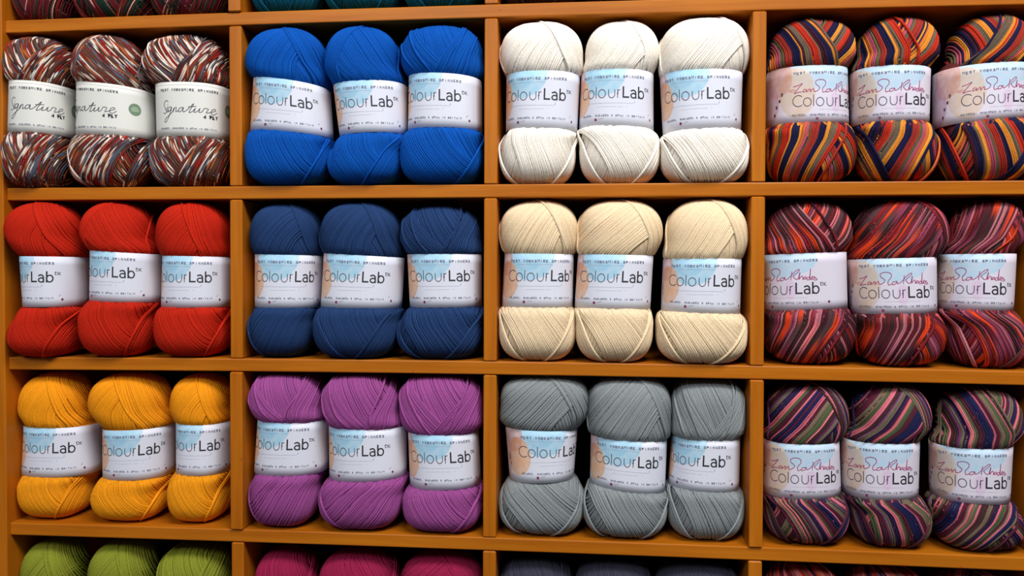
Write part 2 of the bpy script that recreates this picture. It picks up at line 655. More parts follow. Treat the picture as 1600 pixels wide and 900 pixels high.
# uprights between the boards
for d in (1, 2, 3, 4):
    for k in range(5):
        # between board k (above) and k+1 (below)
        co = DIV[d]
        xc_mid = np.polyval(co, 0.27 - 0.178 * k)
        ztop = float(Z_BOARD[k](xc_mid)) - T / 2 - 0.0007
        zbot = float(Z_BOARD[k + 1](xc_mid)) + T / 2 + 0.0001
        proud = 0.0025 if (k == 3 and d in (1, 3)) or (k == 0 and d == 1) else 0.0002 * d
        V, Fc = board_mesh(zbot, ztop, lambda z: np.polyval(co, z) - 0.0066, lambda z: np.polyval(co, z) + 0.0066, -proud, DEPTH - 0.001, n=4)
        V = [(v[2], v[1], v[0]) for v in V]
        obj_py('upright_divider', V, Fc, WOOD_Z, unit)
# left side panel, slightly proud of the boards
pt, pb = unproject(2.2, 10, -0.006), unproject(10.3, 820, -0.006)
cl = np.polyfit([pt[2], pb[2]], [pt[0], pb[0]], 1)
V, Fc = board_mesh(-0.541, 0.3637, lambda z: np.polyval(cl, z) - 0.018, lambda z: np.polyval(cl, z), -0.006, DEPTH, n=6)
V = [(v[2], v[1], v[0]) for v in V]
obj_py('side_panel', V, Fc, WOOD_Z, unit)
V, Fc = board_mesh(XL - 0.004, XR, lambda x: -0.541 + 0 * x, lambda x: 0.3636 + 0 * x, DEPTH, DEPTH + 0.008, n=3)
obj_py('back_panel', V, Fc, BACK, unit)

# ------------------------------------------------------------------ yarn
rngG = np.random.default_rng(11)


def solve_super(o, w, n):
    """distance t >= 0 along w from o (inside) to the unit n-superellipsoid; o (..,3), w (..,3)"""
    lo = np.zeros(w.shape[:-1])
    hi = np.full(w.shape[:-1], 2.4)
    for _ in range(22):
        mid = (lo + hi) / 2
        p = np.abs(o + w * mid[..., None])
        f = (p ** n).sum(-1)
        ins = f < 1
        lo = np.where(ins, mid, lo)
        hi = np.where(ins, hi, mid)
    return (lo + hi) / 2


def strands(lobe, m0, fan, d0, d1, pitch, rad, height, nseg, colf, wob, rng, store, jbase=0, span=118):
    """lay a band of parallel strands over a lobe"""
    a, b, c, n = lobe['a'], lobe['b'], lobe['c'], lobe['n']
    m0 = np.array(m0, float)
    m0 /= np.linalg.norm(m0)
    R = (a * abs(m0[0]) + b * abs(m0[1]) + c * abs(m0[2])) / (abs(m0).sum())
    ns = max(1, int(round((d1 - d0) * R / pitch)) + 1)
    ds = np.linspace(d0, d1, ns) if ns > 1 else np.array([(d0 + d1) / 2])
    ds = ds + rng.normal(size=ns) * pitch / R * wob
    fr = np.linspace(-1, 1, ns) if ns > 1 else np.array([0.])
    m = m0[None] + fr[:, None] * np.array(fan)[None] + rng.normal(size=(ns, 3)) * 0.006
    m /= np.linalg.norm(m, axis=1)[:, None]
    o = m * ds[:, None]
    ok = (np.abs(o) ** n).sum(1) < 0.97
    m, o, ds = m[ok], o[ok], ds[ok]
    js = np.arange(ns)[ok] + jbase
    if len(m) == 0:
        return
    front = np.array([0.0, -1.0, 0.0])
    e1 = front[None] - m * (m @ front)[:, None]
    e1 /= np.linalg.norm(e1, axis=1)[:, None]
    e2 = np.cross(m, e1)
    ph = np.radians(np.linspace(-span, span, nseg))
    w = e1[:, None] * np.cos(ph)[None, :, None] + e2[:, None] * np.sin(ph)[None, :, None]
    t = solve_super(o[:, None] + 0 * w, w, n)
    q = o[:, None] + w * t[..., None]
    g = np.sign(q) * np.abs(q) ** (n - 1)
    sc = np.array([a, b, c])
    p = q * sc
    g = g / sc
    g /= np.linalg.norm(g, axis=-1)[..., None] + 1e-12
    hh = height + rng.normal(size=(len(m), 1)) * rad * (0.07 if rad / pitch > 0.75 else 0.12)
    p = p + g * hh[..., None]
    tg = np.gradient(p, axis=1)
    seg = np.linalg.norm(tg, axis=-1)
    tg /= seg[..., None] + 1e-12
    s = np.cumsum(seg, axis=1)
    bn = np.cross(tg, g)
    al = np.radians(np.array([-25, 35, 90, 145, 205]))
    ring = (p[:, :, None] + rad * (bn[:, :, None] * np.cos(al)[None, None, :, None] + g[:, :, None] * np.sin(al)[None, None, :, None]))
    S, P, K = ring.shape[:3]
    # rotate into the lobe's tilt and place
    col = colf(js, s, rng)                        # (S,P,3)
    colr = np.repeat(col[:, :, None], K, 2)
    base = store['n']
    idx = (np.arange(S)[:, None, None] * P * K + np.arange(P - 1)[None, :, None] * K + np.arange(K - 1)[None, None, :]) + base
    q4 = np.stack([idx, idx + 1, idx + K + 1, idx + K], -1).reshape(-1, 4)
    v = ring.reshape(-1, 3) @ lobe['rot'].T + lobe['cen']
    store['v'].append(v)
    store['f'].append(q4)
    store['c'].append(colr.reshape(-1, 3))
    store['n'] += len(v)


def solid_body(lobe, color, store, k=0.985, nu=56, nv=30):
    th = np.linspace(0, 2 * np.pi, nu, endpoint=False)
    ph = np.linspace(-np.pi / 2 + 1e-3, np.pi / 2 - 1e-3, nv)
    d = np.stack([np.cos(ph)[:, None] * np.cos(th), np.cos(ph)[:, None] * np.sin(th), np.sin(ph)[:, None] + 0 * th], -1)
    t = solve_super(np.zeros_like(d), d, lobe['n'])
    p = d * t[..., None] * np.array([lobe['a'], lobe['b'], lobe['c']]) * k
    v = p.reshape(-1, 3) @ lobe['rot'].T + lobe['cen']
    i = np.arange(nv - 1)[:, None] * nu
    j = np.arange(nu)[None]
    j2 = (j + 1) % nu
    f = np.stack([i + j, i + j2, i + nu + j2, i + nu + j], -1).reshape(-1, 4) + store['n']
    store['v'].append(v)
    store['f'].append(f)
    store['c'].append(np.tile(color, (len(v), 1)))
    store['n'] += len(v)


def loft_waist(ct, cb, ut, ub, color, store):
    w = dict(ct=ct, cb=cb, ut=ut * 0.955, ub=ub * 0.955, b=BAND_B - 0.0016)
    th = np.linspace(-np.pi, np.pi, 41)[:-1]
    vs = np.array([-0.3, -0.12, 0, 0.25, 0.5, 0.75, 1.0, 1.12, 1.3])
    TH, VV = np.meshgrid(th, vs)
    p = band_points(w, TH, VV)
    cen = ct * (1 - VV[..., None]) + cb * VV[..., None]
    k = np.array([.5, .85, 1, 1, 1, 1, 1, .85, .5])[:, None, None]
    p = (cen + (p - cen) * k).reshape(-1, 3)
    i = np.arange(len(vs) - 1)[:, None] * 40
    j = np.arange(40)[None]
    j2 = (j + 1) % 40
    f = np.stack([i + j, i + j2, i + 40 + j2, i + 40 + j], -1).reshape(-1, 4) + store['n']
    store['v'].append(p)
    store['f'].append(f)
    store['c'].append(np.tile(color, (len(p), 1)))
    store['n'] += len(p)


def pinch(V, ct, cb, ut, ub, yc):
    """the paper band holds the yarn in at the waist; the yarn swells out just past its edges"""
    x, y, z = V[:, 0], V[:, 1], V[:, 2]
    v = (z - ct[2]) / (cb[2] - ct[2])
    for _ in range(4):
        vc = np.clip(v, -0.6, 1.6)
        cx = ct[0] + (cb[0] - ct[0]) * vc
        ux = ut[0] + (ub[0] - ut[0]) * vc
        ex = np.clip((x - cx) / ux, -1.3, 1.3)
        zt = ct[2] + ex * ut[2]
        zb = cb[2] + ex * ub[2]
        v = (z - zt) / (zb - zt)
    ey = (y - yc) / BAND_B
    rho = (np.abs(ex) ** 2.35 + np.abs(ey) ** 2.35) ** (1 / 2.35)
    H = abs(ct[2] - cb[2])
    out = np.maximum(np.maximum(-v, v - 1), 0) * H          # distance past the edge
    inside = np.minimum(np.minimum(v, 1 - v), 0.5) * H
    lim = np.where(out > 0, 0.935 + 0.15 * np.sqrt(np.clip(out / 0.003, 0, 20)), 0.935 - np.clip(inside, 0, 0.004) * 6)
    new = lim + (rho - lim) * 0.16
    new = np.where(out > 0, new, np.minimum(new, 0.975))
    k = np.where(rho > lim, new / np.maximum(rho, 1e-6), 1.0)
    V = V.copy()
    V[:, 0] = cx + (x - cx) * k
    V[:, 1] = yc + (y - yc) * k
    return V


# ---- colour schemes
def solid(c, var=0.05):
    c = lin(c)
    def f(js, s, rng):
        k = 1 + rng.normal(size=(len(js), 1, 1)) * var
        return np.clip(c[None, None] * k * np.ones(s.shape + (1,)), 0, 1)
    f.base = c
    return f


def striped(seqdef, base, jit=0.07):
    pal = [lin(p) for p, _ in seqdef]
    cyc = [i for i, (_, k) in enumerate(seqdef) for _ in range(k)]
    def f(js, s, rng):
        start = int(rng.integers(len(cyc)))
        stretch = rng.uniform(0.8, 1.25)
        c = np.array([pal[cyc[int(j / stretch + start) % len(cyc)]] for j in js])
        # the odd strand takes another shade
        odd = rng.random(len(js)) < 0.10
        alt = np.array([pal[i] for i in rng.integers(len(pal), size=len(js))])
        c = np.where(odd[:, None], alt, c)
        k = 1 + rng.normal(size=s.shape + (1,)) * jit * 0.5 + rng.normal(size=(len(js), 1, 1)) * jit
        return np.clip(c[:, None] * k, 0, 1)
    f.base = lin(base)
    return f


def dashed(pal, wts, base, lmin, lmax, group=2):
    P = np.array([lin(p) for p in pal])
    wts = np.array(wts) / np.sum(wts)
    def f(js, s, rng):
        out = np.zeros(s.shape + (3,))
        gcol = {}
        for i, j in enumerate(js):
            L = s[i, -1]
            bp = np.cumsum(rng.uniform(lmin, lmax, size=int(L / lmin) + 3)) - rng.uniform(0, lmax)
            kk = rng.choice(len(P), p=wts, size=len(bp) + 1)
            g = int(j) // group
            if g not in gcol:
                gcol[g] = rng.choice(len(P), p=wts)
            kk[rng.random(len(kk)) < 0.42] = gcol[g]
            out[i] = P[kk[np.searchsorted(bp, s[i])]]
        out *= 1 + rng.normal(size=(len(js), 1, 1)) * 0.07
        return np.clip(out, 0, 1)
    f.base = lin(base)
    return f


def marled(pal, wts, base, L=0.03, group=3):
    P = np.array([lin(p) for p in pal])
    wts = np.array(wts) / np.sum(wts)
    def f(js, s, rng):
        out = np.zeros(s.shape + (3,))
        keys = {}
        for i, j in enumerate(js):
            g = int(j) // group
            if g not in keys or rng.random() < 0.25:
                n = 14
                keys[g] = (P[rng.choice(len(P), p=wts, size=n)], rng.uniform(0, L))
            kc, off = keys[g]
            t = (s[i] + off + rng.normal() * 0.003) / L
            k0 = np.clip(t.astype(int), 0, 12)
            fr = t - k0
            fr = np.clip((fr - 0.25) / 0.5, 0, 1)
            c = kc[k0] * (1 - fr[:, None]) + kc[k0 + 1] * fr[:, None]
            if rng.random() < 0.14:
                c = c * 0.35 + 0.65 * lin((196, 120, 130))
            out[i] = c * (1 + rng.normal() * 0.12)
        return np.clip(out, 0, 1)
    f.base = lin(base)
    return f


SCHEMES = {
    'speckled': dashed([(98, 62, 50), (144, 34, 30), (176, 98, 54), (232, 222, 208), (88, 96, 112), (70, 42, 40), (222, 200, 186)],
                       [36, 14, 10, 11, 10, 15, 6], (80, 50, 44), 0.005, 0.015, 2),
    'blue': solid((4, 78, 166)),
    'white': solid((247, 239, 227), 0.03),
    'sunset': striped([((26, 24, 58), 4), ((214, 132, 44), 3), ((104, 88, 72), 3), ((180, 46, 28), 4), ((62, 24, 36), 2),
                       ((28, 26, 60), 4), ((222, 146, 50), 2), ((198, 100, 54), 2), ((170, 78, 98), 2), ((96, 88, 62), 2), ((150, 46, 36), 4)], (96, 40, 40)),
    'red': solid((184, 34, 14)),
    'navy': solid((33, 58, 101)),
    'cream': solid((234, 210, 174), 0.03),
    'maroon': marled([(88, 28, 36), (60, 36, 38), (208, 64, 28), (132, 34, 40), (138, 60, 82), (78, 54, 56), (66, 24, 38)],
                     [26, 20, 14, 18, 12, 10, 12], (84, 28, 36), 0.028, 3),
    'yellow': solid((234, 148, 20)),
    'purple': solid((150, 74, 138)),
    'grey': solid((134, 140, 142), 0.05),
    'plum': striped([((30, 30, 70), 5), ((194, 98, 116), 1), ((84, 30, 50), 3), ((112, 96, 78), 3), ((78, 88, 60), 2), ((200, 106, 120), 1),
                     ((64, 38, 40), 3), ((96, 44, 92), 1), ((110, 96, 80), 2), ((44, 30, 66), 3), ((204, 104, 112), 2), ((74, 84, 60), 2), ((76, 32, 44), 3)], (74, 42, 58)),
    'forest': dashed([(110, 34, 34), (28, 52, 44), (70, 58, 46), (90, 24, 40), (206, 150, 140), (34, 30, 34)],
                     [30, 22, 16, 18, 8, 12], (66, 26, 28), 0.012, 0.05, 3),
    'teal': solid((6, 82, 108)),
    'brown': solid((54, 36, 30)),
    'green': solid((130, 136, 42)),
    'magenta': solid((146, 30, 70)),
    'slate': solid((60, 60, 76)),
    'coral': marled([(208, 70, 60), (226, 128, 130), (40, 36, 66), (120, 96, 84), (214, 90, 50), (120, 40, 60)],
                    [22, 20, 16, 14, 14, 14], (120, 50, 52), 0.05, 3),
}


def rot_y(a):
    c, s = math.cos(a), math.sin(a)
    return np.array([[c, 0, s], [0, 1, 0], [-s, 0, c]])


def band_points(bd, th, v, off=0.0):
    """th angle (0 = front), v 0..1 from the top edge down"""
    e = 2.0 / 2.35
    st, ct = np.sin(th), np.cos(th)
    ex = np.sign(st) * np.abs(st) ** e
    ey = -np.sign(ct) * np.abs(ct) ** e
    top = bd['ct'] + ex[..., None] * bd['ut'] + ey[..., None] * np.array([0, bd['b'], 0])
    bot = bd['cb'] + ex[..., None] * bd['ub'] + ey[..., None] * np.array([0, bd['b'], 0])
    p = top * (1 - v[..., None]) + bot * v[..., None]
    if off:
        a = np.linalg.norm(bd['ut'])
        nx = np.sign(ex) * np.abs(ex) ** 1.35 / a
        ny = np.sign(ey) * np.abs(ey) ** 1.35 / bd['b']
        n = np.stack([nx, ny, 0 * nx], -1)
        n /= np.linalg.norm(n, axis=-1)[..., None]
        p = p + n * off
    return p


def ribbon(pts, w, to3d, store, mat, cap=True):
    """a flat stroke following pts, with round ends"""
    p = np.array(pts, float)
    seg = np.linalg.norm(np.diff(p, axis=0), axis=1)
    # subdivide long straight pieces so they follow the curved paper
    q = [p[0]]
    for i in range(len(seg)):
        n = max(1, int(seg[i] // 28))
        for k in range(1, n + 1):
            q.append(p[i] + (p[i + 1] - p[i]) * k / n)
    p = np.array(q)
    closed = len(p) > 3 and np.linalg.norm(p[0] - p[-1]) < 1e-6
    t = np.gradient(p, axis=0)
    if closed:
        t[0] = t[-1] = p[1] - p[-2]
    d = np.diff(p, axis=0)
    d /= np.linalg.norm(d, axis=1)[:, None] + 1e-12
    t /= np.linalg.norm(t, axis=1)[:, None] + 1e-12
    nrm = np.stack([-t[:, 1], t[:, 0]], 1)
    mit = np.ones(len(p))
    for i in range(1, len(p) - 1):
        co = max(0.45, abs(np.dot(t[i], d[i])))
        mit[i] = 1 / co
    L = p + nrm * (w / 2 * mit)[:, None]
    R = p - nrm * (w / 2 * mit)[:, None]
    if cap and not closed and w > 3:
        k = w * 0.28
        L = np.vstack([L[0] - t[0] * k - nrm[0] * w * .22, L, L[-1] + t[-1] * k - nrm[-1] * w * .22])
        R = np.vstack([R[0] - t[0] * k + nrm[0] * w * .22, R, R[-1] + t[-1] * k + nrm[-1] * w * .22])
    n = len(L)
    v2 = np.empty((2 * n, 2))
    v2[0::2] = L
    v2[1::2] = R
    base = store['n']
    i = np.arange(n - 1) * 2 + base
    store['v'].append(to3d(v2))
    store['f'].append(np.stack([i, i + 1, i + 3, i + 2], 1))
    store['m'] += [mat] * (n - 1)
    store['n'] += 2 * n


def dot_disc(cx, cy, r, to3d, store, mat):
    t = np.radians(np.arange(0, 360, 15))
    ring = np.stack([cx + r * np.cos(t), cy + r * np.sin(t)], 1)
    ring2 = np.stack([cx + r * .5 * np.cos(t), cy + r * .5 * np.sin(t)], 1)
    c = np.array([[cx, cy]] * len(t)) + 1e-3 * ring2
    for a, b in ((ring, ring2), (ring2, c)):
        base = store['n']
        n = len(t)
        i = np.arange(n)
        j = (i + 1) % n
        store['v'].append(to3d(np.vstack([a, b])))
        store['f'].append(np.stack([i, j, j + n, i + n], 1) + base)
        store['m'] += [mat] * n
        store['n'] += 2 * n


def wind(lobe, scheme, pattern, rng, store, pitch, rad, dens=1.0, spanbase=118):
    """layers of strands; pattern names the arrangement seen from the front"""
    ns = int(34 * dens)
    wobble = 0.08 if rad / pitch > 0.75 else 0.16
    def L(m, fan, d0, d1, h, acc=False, **k):
        strands(lobe, m, fan, d0, d1, pitch, rad * (1.12 if acc else 1), h, ns, SCHEMES[scheme], wobble if not acc else 0, rng, store, span=k.get('span', spanbase), jbase=k.get('jb', 0))
    j = lambda s=1.0: rng.normal() * 0.05 * s
    r = rad
    mir = -1 if pattern.endswith('m') else 1
    pt = pattern.rstrip('m')
    M = lambda x, y, z: (x * mir, y, z)
    if pt == 'arch':           # main field leaning right, a steep field folded over the right-hand side
        L(M(0.92, 0.10, 0.30 + j()), (0, 0, 0.12), -1.0, 1.02, 0.0)
        L(M(0.80, -0.24 + j(), -0.56 + j(2)), (0.05, 0, 0.12), -1.04, 0.75, r * 1.1)
        e = 0.22 + j(2)
        L(M(0.82, 0.36, 0.36 + j()), (0, 0.04, 0.10), e, 1.05, r * 1.9)
        L(M(0.82, 0.36, 0.33), (0, 0, 0), e - 0.03, e - 0.03, r * 2.2, acc=True)
        if rng.random() < .7:
            L(M(0.84, -0.42, 0.20), (0, 0, 0), -0.72, -0.72, r * 2.0, acc=True)
    elif pt in ('flow', 'slash'):   # one broad field over most of the lobe, the rest showing the layer beneath
        q = 1 if pt == 'flow' else -1
        L(M(0.85, 0.14, -0.50 * q + j()), (0, 0, 0.12), -1.0, 1.04, 0.0)
        e = 0.48 + j(3)
        L(M(0.88, -0.22 + j(), 0.42 * q + j()), (0.0, 0, 0.14 * q), -1.04, e, r * 1.3)
        L(M(0.88, -0.08, 0.48 * q), (0, 0, 0), e + .01, e + .01, r * 2.0, acc=True)
        L(M(0.80, -0.45, 0.10 * q), (0, 0, 0), -0.86, -0.80, r * 2.2, acc=True)
    elif pt == 'vee':          # fans crossing from both sides
        L(M(0.90, 0.0, 0.40 + j()), (0, 0, 0.2), -1.0, 1.0, 0.0)
        L(M(0.86, -0.28, 0.46 + j()), (0.0, 0, 0.16), -1.04, 0.15, r * 1.1)
        L(M(0.84, 0.30, -0.48 + j()), (0.0, 0, 0.16), 0.02 + j(), 1.04, r * 1.7)
        for d in (-0.55, -0.2, 0.2, 0.55):
            sgn = 1 if d < 0 else -1
            L(M(0.9, 0.25 * np.sign(d), 0.35 * sgn + j()), (0, 0, 0), d, d, r * 2.4, acc=True)
    elif pt == 'bowl':         # bottom: main field leaning left between two arcs that meet at the foot
        L(M(0.92, 0.10, -0.2 + j()), (0, 0, 0.12), -1.0, 1.02, 0.0)
        L(M(0.82, 0.10 + j(), 0.50 + j(2)), (0.0, 0, 0.12), -0.72, 0.85, r * 1.1)
        e = 0.48 + j(2)
        L(M(0.80, 0.36, -0.48 + j()), (0, 0.04, -0.10), e, 1.05, r * 1.8)
        L(M(0.80, 0.36, -0.46), (0, 0, 0), e - .03, e - .03, r * 2.3, acc=True)
        e = -0.56 + j(2)
        L(M(0.84, -0.38, 0.40 + j()), (0, -0.03, -0.08), -1.05, e, r * 1.8)
        L(M(0.84, -0.38, 0.40), (0, 0, 0), e + .02, e + .07, r * 2.3, acc=True)
    elif pt == 'smooth':       # nearly even field, one fold
        L(M(0.86, 0.2, 0.45 + j()), (0, 0, 0.1), -1.0, 1.05, 0.0)
        L(M(0.84, -0.30, 0.46 + j(2)), (0.0, 0, 0.1), -1.05, 0.66, r * 0.8)
        e = 0.50 + j(3)
        L(M(0.80, 0.34, -0.46 + j()), (0, 0.03, -0.08), e, 1.05, r * 1.3)
        L(M(0.80, 0.34, -0.46), (0, 0, 0), e - .03, e - .03, r * 1.8, acc=True)


BALLS = []
LOBE_B, BAND_B = 0.0375, 0.0342


def superc(a_lobe, a_edge, vis, n):
    """half-height of a lobe so that it narrows to a_edge where the band begins"""
    Fv = min(0.95, max(0.72, a_edge / a_lobe))
    t = (1 - Fv ** n) ** (1 / n)
    return vis / (1 + t)


def make_ball(row, col, scheme, top, band, bot, anchor, kind, pats, label, group, yc=0.052, hidetop=False, dens=1.0, seed=None, relief=None):
    """top=(xl,xr,ytop) bot=(xl,xr) band=4 corners TL TR BR BL in the photo, all read at the ball's own depth"""
    rng = np.random.default_rng(seed if seed is not None else row * 1000 + col * 37 + int(anchor))
    Cs = [unproject(x, y, yc) for x, y in band]
    TL, TR, BR, BL = Cs
    ct, cb = (TL + TR) / 2, (BL + BR) / 2
    ut, ub = (TR - TL) / 2, (BR - BL) / 2
    # seen at an angle the outline is wider than the ring itself
    tan = ((ct + cb)[0] / 2 - CAM[0]) / (yc - CAM[1])
    def slim(h, b):
        return math.sqrt(max(h * h - (b * tan) ** 2, (0.7 * h) ** 2))
    for u in (ut, ub):
        h = np.linalg.norm(u)
        u *= slim(h, BAND_B) / h
    ytop_px = top[2]
    pTl, pTr = unproject(top[0], (ytop_px + band[0][1]) / 2, yc), unproject(top[1], (ytop_px + band[1][1]) / 2, yc)
    pBl, pBr = unproject(bot[0], band[3][1] + 40, yc), unproject(bot[1], band[2][1] + 40, yc)
    aT, aB = (pTr[0] - pTl[0]) / 2, (pBr[0] - pBl[0]) / 2
    xT, xB = (pTr[0] + pTl[0]) / 2, (pBr[0] + pBl[0]) / 2
    aT, aB = slim(aT, LOBE_B), slim(aB, LOBE_B)
    wl = XL + 0.0008 if col == 1 else np.polyval(DIV[col - 1], ct[2]) + 0.0074
    wr = np.polyval(DIV[col], ct[2]) - 0.0074
    def fit(x, a):
        lo, hi = max(x - a, wl), min(x + a, wr)
        return (lo + hi) / 2, (hi - lo) / 2
    xT, aT = fit(xT, aT)
    xB, aB = fit(xB, aB)
    for c_, u in ((ct, ut), (cb, ub)):
        h = u[0]
        x_, a_ = fit(c_[0], h)
        c_[0] = x_
        u *= a_ / h
    xm = (xT + xB) / 2
    zfloor = float(Z_BOARD[row + 1](xm)) + T / 2
    zceil = float(Z_BOARD[row](xm)) - T / 2
    ztop = unproject((top[0] + top[1]) / 2, ytop_px, yc)[2]
    if hidetop:
        ztop = zceil - 0.0020
    ztop = min(ztop, zceil - 0.0012)
    pitch, rad = (0.00150, 0.00104)
    if relief == 'soft':
        pitch, rad = 0.00130, 0.00104
    if scheme in ('speckled', 'forest'):
        pitch, rad = 0.00122, 0.00080
    if scheme in ('white', 'cream', 'grey'):
        pitch, rad = (0.00150, 0.00104) if scheme == 'grey' else (0.00146, 0.00112)
    ext = rad * 2.6
    n = 2.55
    cT = superc(aT, np.linalg.norm(ut) * 0.985, ztop - ct[2], n)
    cB = superc(aB, np.linalg.norm(ub) * 0.985, cb[2] - zfloor, n)
    tilt = math.atan2(xT - xB, (ztop - zfloor) * 0.62) * 0.6
    bl = LOBE_B
    topL = dict(a=aT - ext * .6, b=bl - ext * .6, c=cT - ext * .9, n=3.2 if hidetop else n, rot=rot_y(tilt), cen=np.array([xT, yc, ztop - cT]))
    botL = dict(a=aB - ext * .6, b=bl + 0.0005 - ext * .6, c=cB - ext * .5, n=n + .45, rot=rot_y(tilt * .5), cen=np.array([xB, yc, zfloor + cB + 0.0002]))
    root = bpy.data.objects.new('yarn_ball', None)
    root.location = (xB, yc, zfloor)
    COL.objects.link(root)
    root['label'] = label
    root['category'] = 'yarn ball'
    root['group'] = group
    st = dict(v=[], f=[], c=[], n=0)
    basec = SCHEMES[scheme].base
    for lobe, xc, edge, pat in ((topL, xT, ct, pats[0]), (botL, xB, cb, pats[1])):
        k0 = len(st['v'])
        solid_body(lobe, basec, st)
        wind(lobe, scheme, pat, rng, st, pitch, rad, dens)
        for v_ in st['v'][k0:]:                              # lean the lobe over its own end of the band
            t = np.clip((v_[:, 2] - lobe['cen'][2]) / (edge[2] - lobe['cen'][2]), 0, 1)
            v_[:, 0] += (edge[0] - xc) * t * t * (3 - 2 * t)
    loft_waist(ct, cb, ut, ub, basec, st)
    V = np.vstack(st['v'])
    V[:, 2] = np.maximum(V[:, 2], zfloor + 0.00005)          # the soft foot flattens on the shelf
    V[:, 2] = np.minimum(V[:, 2], zceil - 0.0004)
    V = pinch(V, ct, cb, ut, ub, yc)
    new_mesh('wound_yarn', V, np.vstack(st['f']), [YARN], root, True, np.vstack(st['c']))

    # ---- paper band
    bd = dict(ct=ct, cb=cb, ut=ut, ub=ub, b=BAND_B)
    nth, nv = 96, 7
    th = np.linspace(-np.pi, np.pi, nth)
    tt = np.linspace(-np.pi, np.pi, 1441)
    mid = band_points(bd, tt, np.full_like(tt, 0.5))
    ds = np.linalg.norm(np.diff(mid, axis=0), axis=1)
    S = np.concatenate([[0], np.cumsum(ds)])
    # where on the ring the anchor letter sits, seen from the photo's place
    fr = np.abs(tt) < 1.35
    rel = (mid - CAM) @ CM
    sx = 800 + F_PX * rel[:, 0] / rel[:, 1]
    s_anchor = np.interp(anchor, sx[fr], S[fr])
    Hm = float(np.linalg.norm(band_points(bd, np.array([0.0]), np.array([0.0])) - band_points(bd, np.array([0.0]), np.array([1.0]))))
    s_of = np.interp(th, tt, S)
    verts, uvs = [], []
    TH, VV = np.meshgrid(th, np.linspace(0, 1, nv))
    P = band_points(bd, TH, VV)
    # slight cockling of the paper
    nrm = P - (ct + cb) / 2
    nrm[..., 2] = 0
    nrm /= np.linalg.norm(nrm, axis=-1)[..., None]
    ph0, ph1 = rng.uniform(0, 6, 2)
    wave = 0.00018 * np.sin(TH * 5 + ph0) * np.cos(VV * 3 + ph1)
    P = P + nrm * wave[..., None]
    UVs = np.stack([(np.interp(TH, tt, S) - s_anchor) * 10, VV * Hm * 10], -1)
    Pi = P - nrm * 0.00025
    N0 = nth * nv
    A = P.reshape(-1, 3)
    B = Pi.reshape(-1, 3)
    i = np.arange(nv - 1)[:, None] * nth
    jj = np.arange(nth - 1)[None]
    f = np.stack([i + jj, i + nth + jj, i + nth + jj + 1, i + jj + 1], -1).reshape(-1, 4)
    fi = f[:, ::-1] + N0
    jr = np.arange(nth - 1)
    ft = np.stack([jr, jr + 1, jr + 1 + N0, jr + N0], 1)
    lb = (nv - 1) * nth
    fb = np.stack([jr + lb + 1, jr + lb, jr + lb + N0, jr + lb + 1 + N0], 1)
    pm = {'std': PAPER, 'artist': PAPER_PINK, 'plain': PAPER_CREAM}[kind]
    pb = new_mesh('paper_band', np.vstack([A, B]), np.vstack([f, fi, ft, fb]), [pm], root, True, None,
                  np.vstack([UVs.reshape(-1, 2)] * 2))
    # ---- printing on the band
    Hu = Hm / U
    prn = {'std': print_standard, 'artist': print_artist, 'plain': print_plain}[kind](Hu, np.random.default_rng(3))

    def to3d(p2, off):
        s = s_anchor + (p2[:, 0] - 560) * U
        thv = np.interp(s, S, tt)
        v = np.clip(-p2[:, 1] / Hu, 0.0, 1.0)
        ww = 0.00018 * np.sin(thv * 5 + ph0) * np.cos(v * 3 + ph1)
        p = band_points(bd, thv, v, 1e-9)
        n = p - (ct + cb) / 2
        n[:, 2] = 0
        n /= np.linalg.norm(n, axis=1)[:, None]
        nn = band_points(bd, thv, v, 1.0) - p
        return p + n * ww[:, None] + nn * off
    for nm, strokes in prn.items():
        sb = dict(v=[], f=[], m=[], n=0)
        for kx, (pts, w, mt) in enumerate(strokes):
            if w < 1:
                continue
            off = 0.00013 + (0.00006 if mt == LM else 0)
            if w > 100:
                dot_disc(pts[0][0], pts[0][1], w / 2, lambda q: to3d(q, 0.00013), sb, mt)
            else:
                ribbon(pts, w, lambda q: to3d(q, off), sb, mt)
        used = sorted(set(sb['m']))
        mp = {u: k for k, u in enumerate(used)}
        o = new_mesh(nm, np.vstack(sb['v']), np.vstack(sb['f']), [INKS[u] for u in used], None, False, None, None, [mp[x] for x in sb['m']])
        o.parent = pb
        o.matrix_parent_inverse = (pb.matrix_parent_inverse @ Matrix.Identity(4)).copy()
        o.matrix_parent_inverse = Matrix.Identity(4)
        if nm == 'script_lettering':
            o['label'] = 'magenta handwritten name' if kind == 'artist' else 'dark grey handwritten word'
        if nm == 'round_badge':
            o['label'] = 'round sage green badge'
    BALLS.append(root)
    return root


# ------------------------------------------------------------------ the balls, cubby by cubby (row of boards, column)
# top: left, right, highest point | band corners TL TR BR BL | bottom: left, right | anchor letter
G = 'speckled four-ply yarn balls in the upper left cubby'
make_ball(1, 1, 'speckled', (4, 124, 51), [(18, 134), (121, 139), (121, 216), (15.5, 213)], (4, 117), 105, 'plain', ('vee', 'vee'),
          'brown, red and cream speckled yarn ball nearest the left side panel', G, 0.0196)
make_ball(1, 1, 'speckled', (117, 236, 49), [(123, 134), (243, 146), (244, 220), (122, 217)], (115, 241), 182, 'plain', ('archm', 'bowlm'),
          'speckled brown and cream yarn ball showing a round green badge on its band', G, 0.0244)
make_ball(1, 1, 'speckled', (228, 359, 46.5), [(246, 139), (362, 139), (362, 221), (248, 221)], (241, 362), 339, 'plain', ('vee', 'vee'),
          'speckled brown and cream yarn ball pressed against the divider, whole script word showing', G, 0.0292)

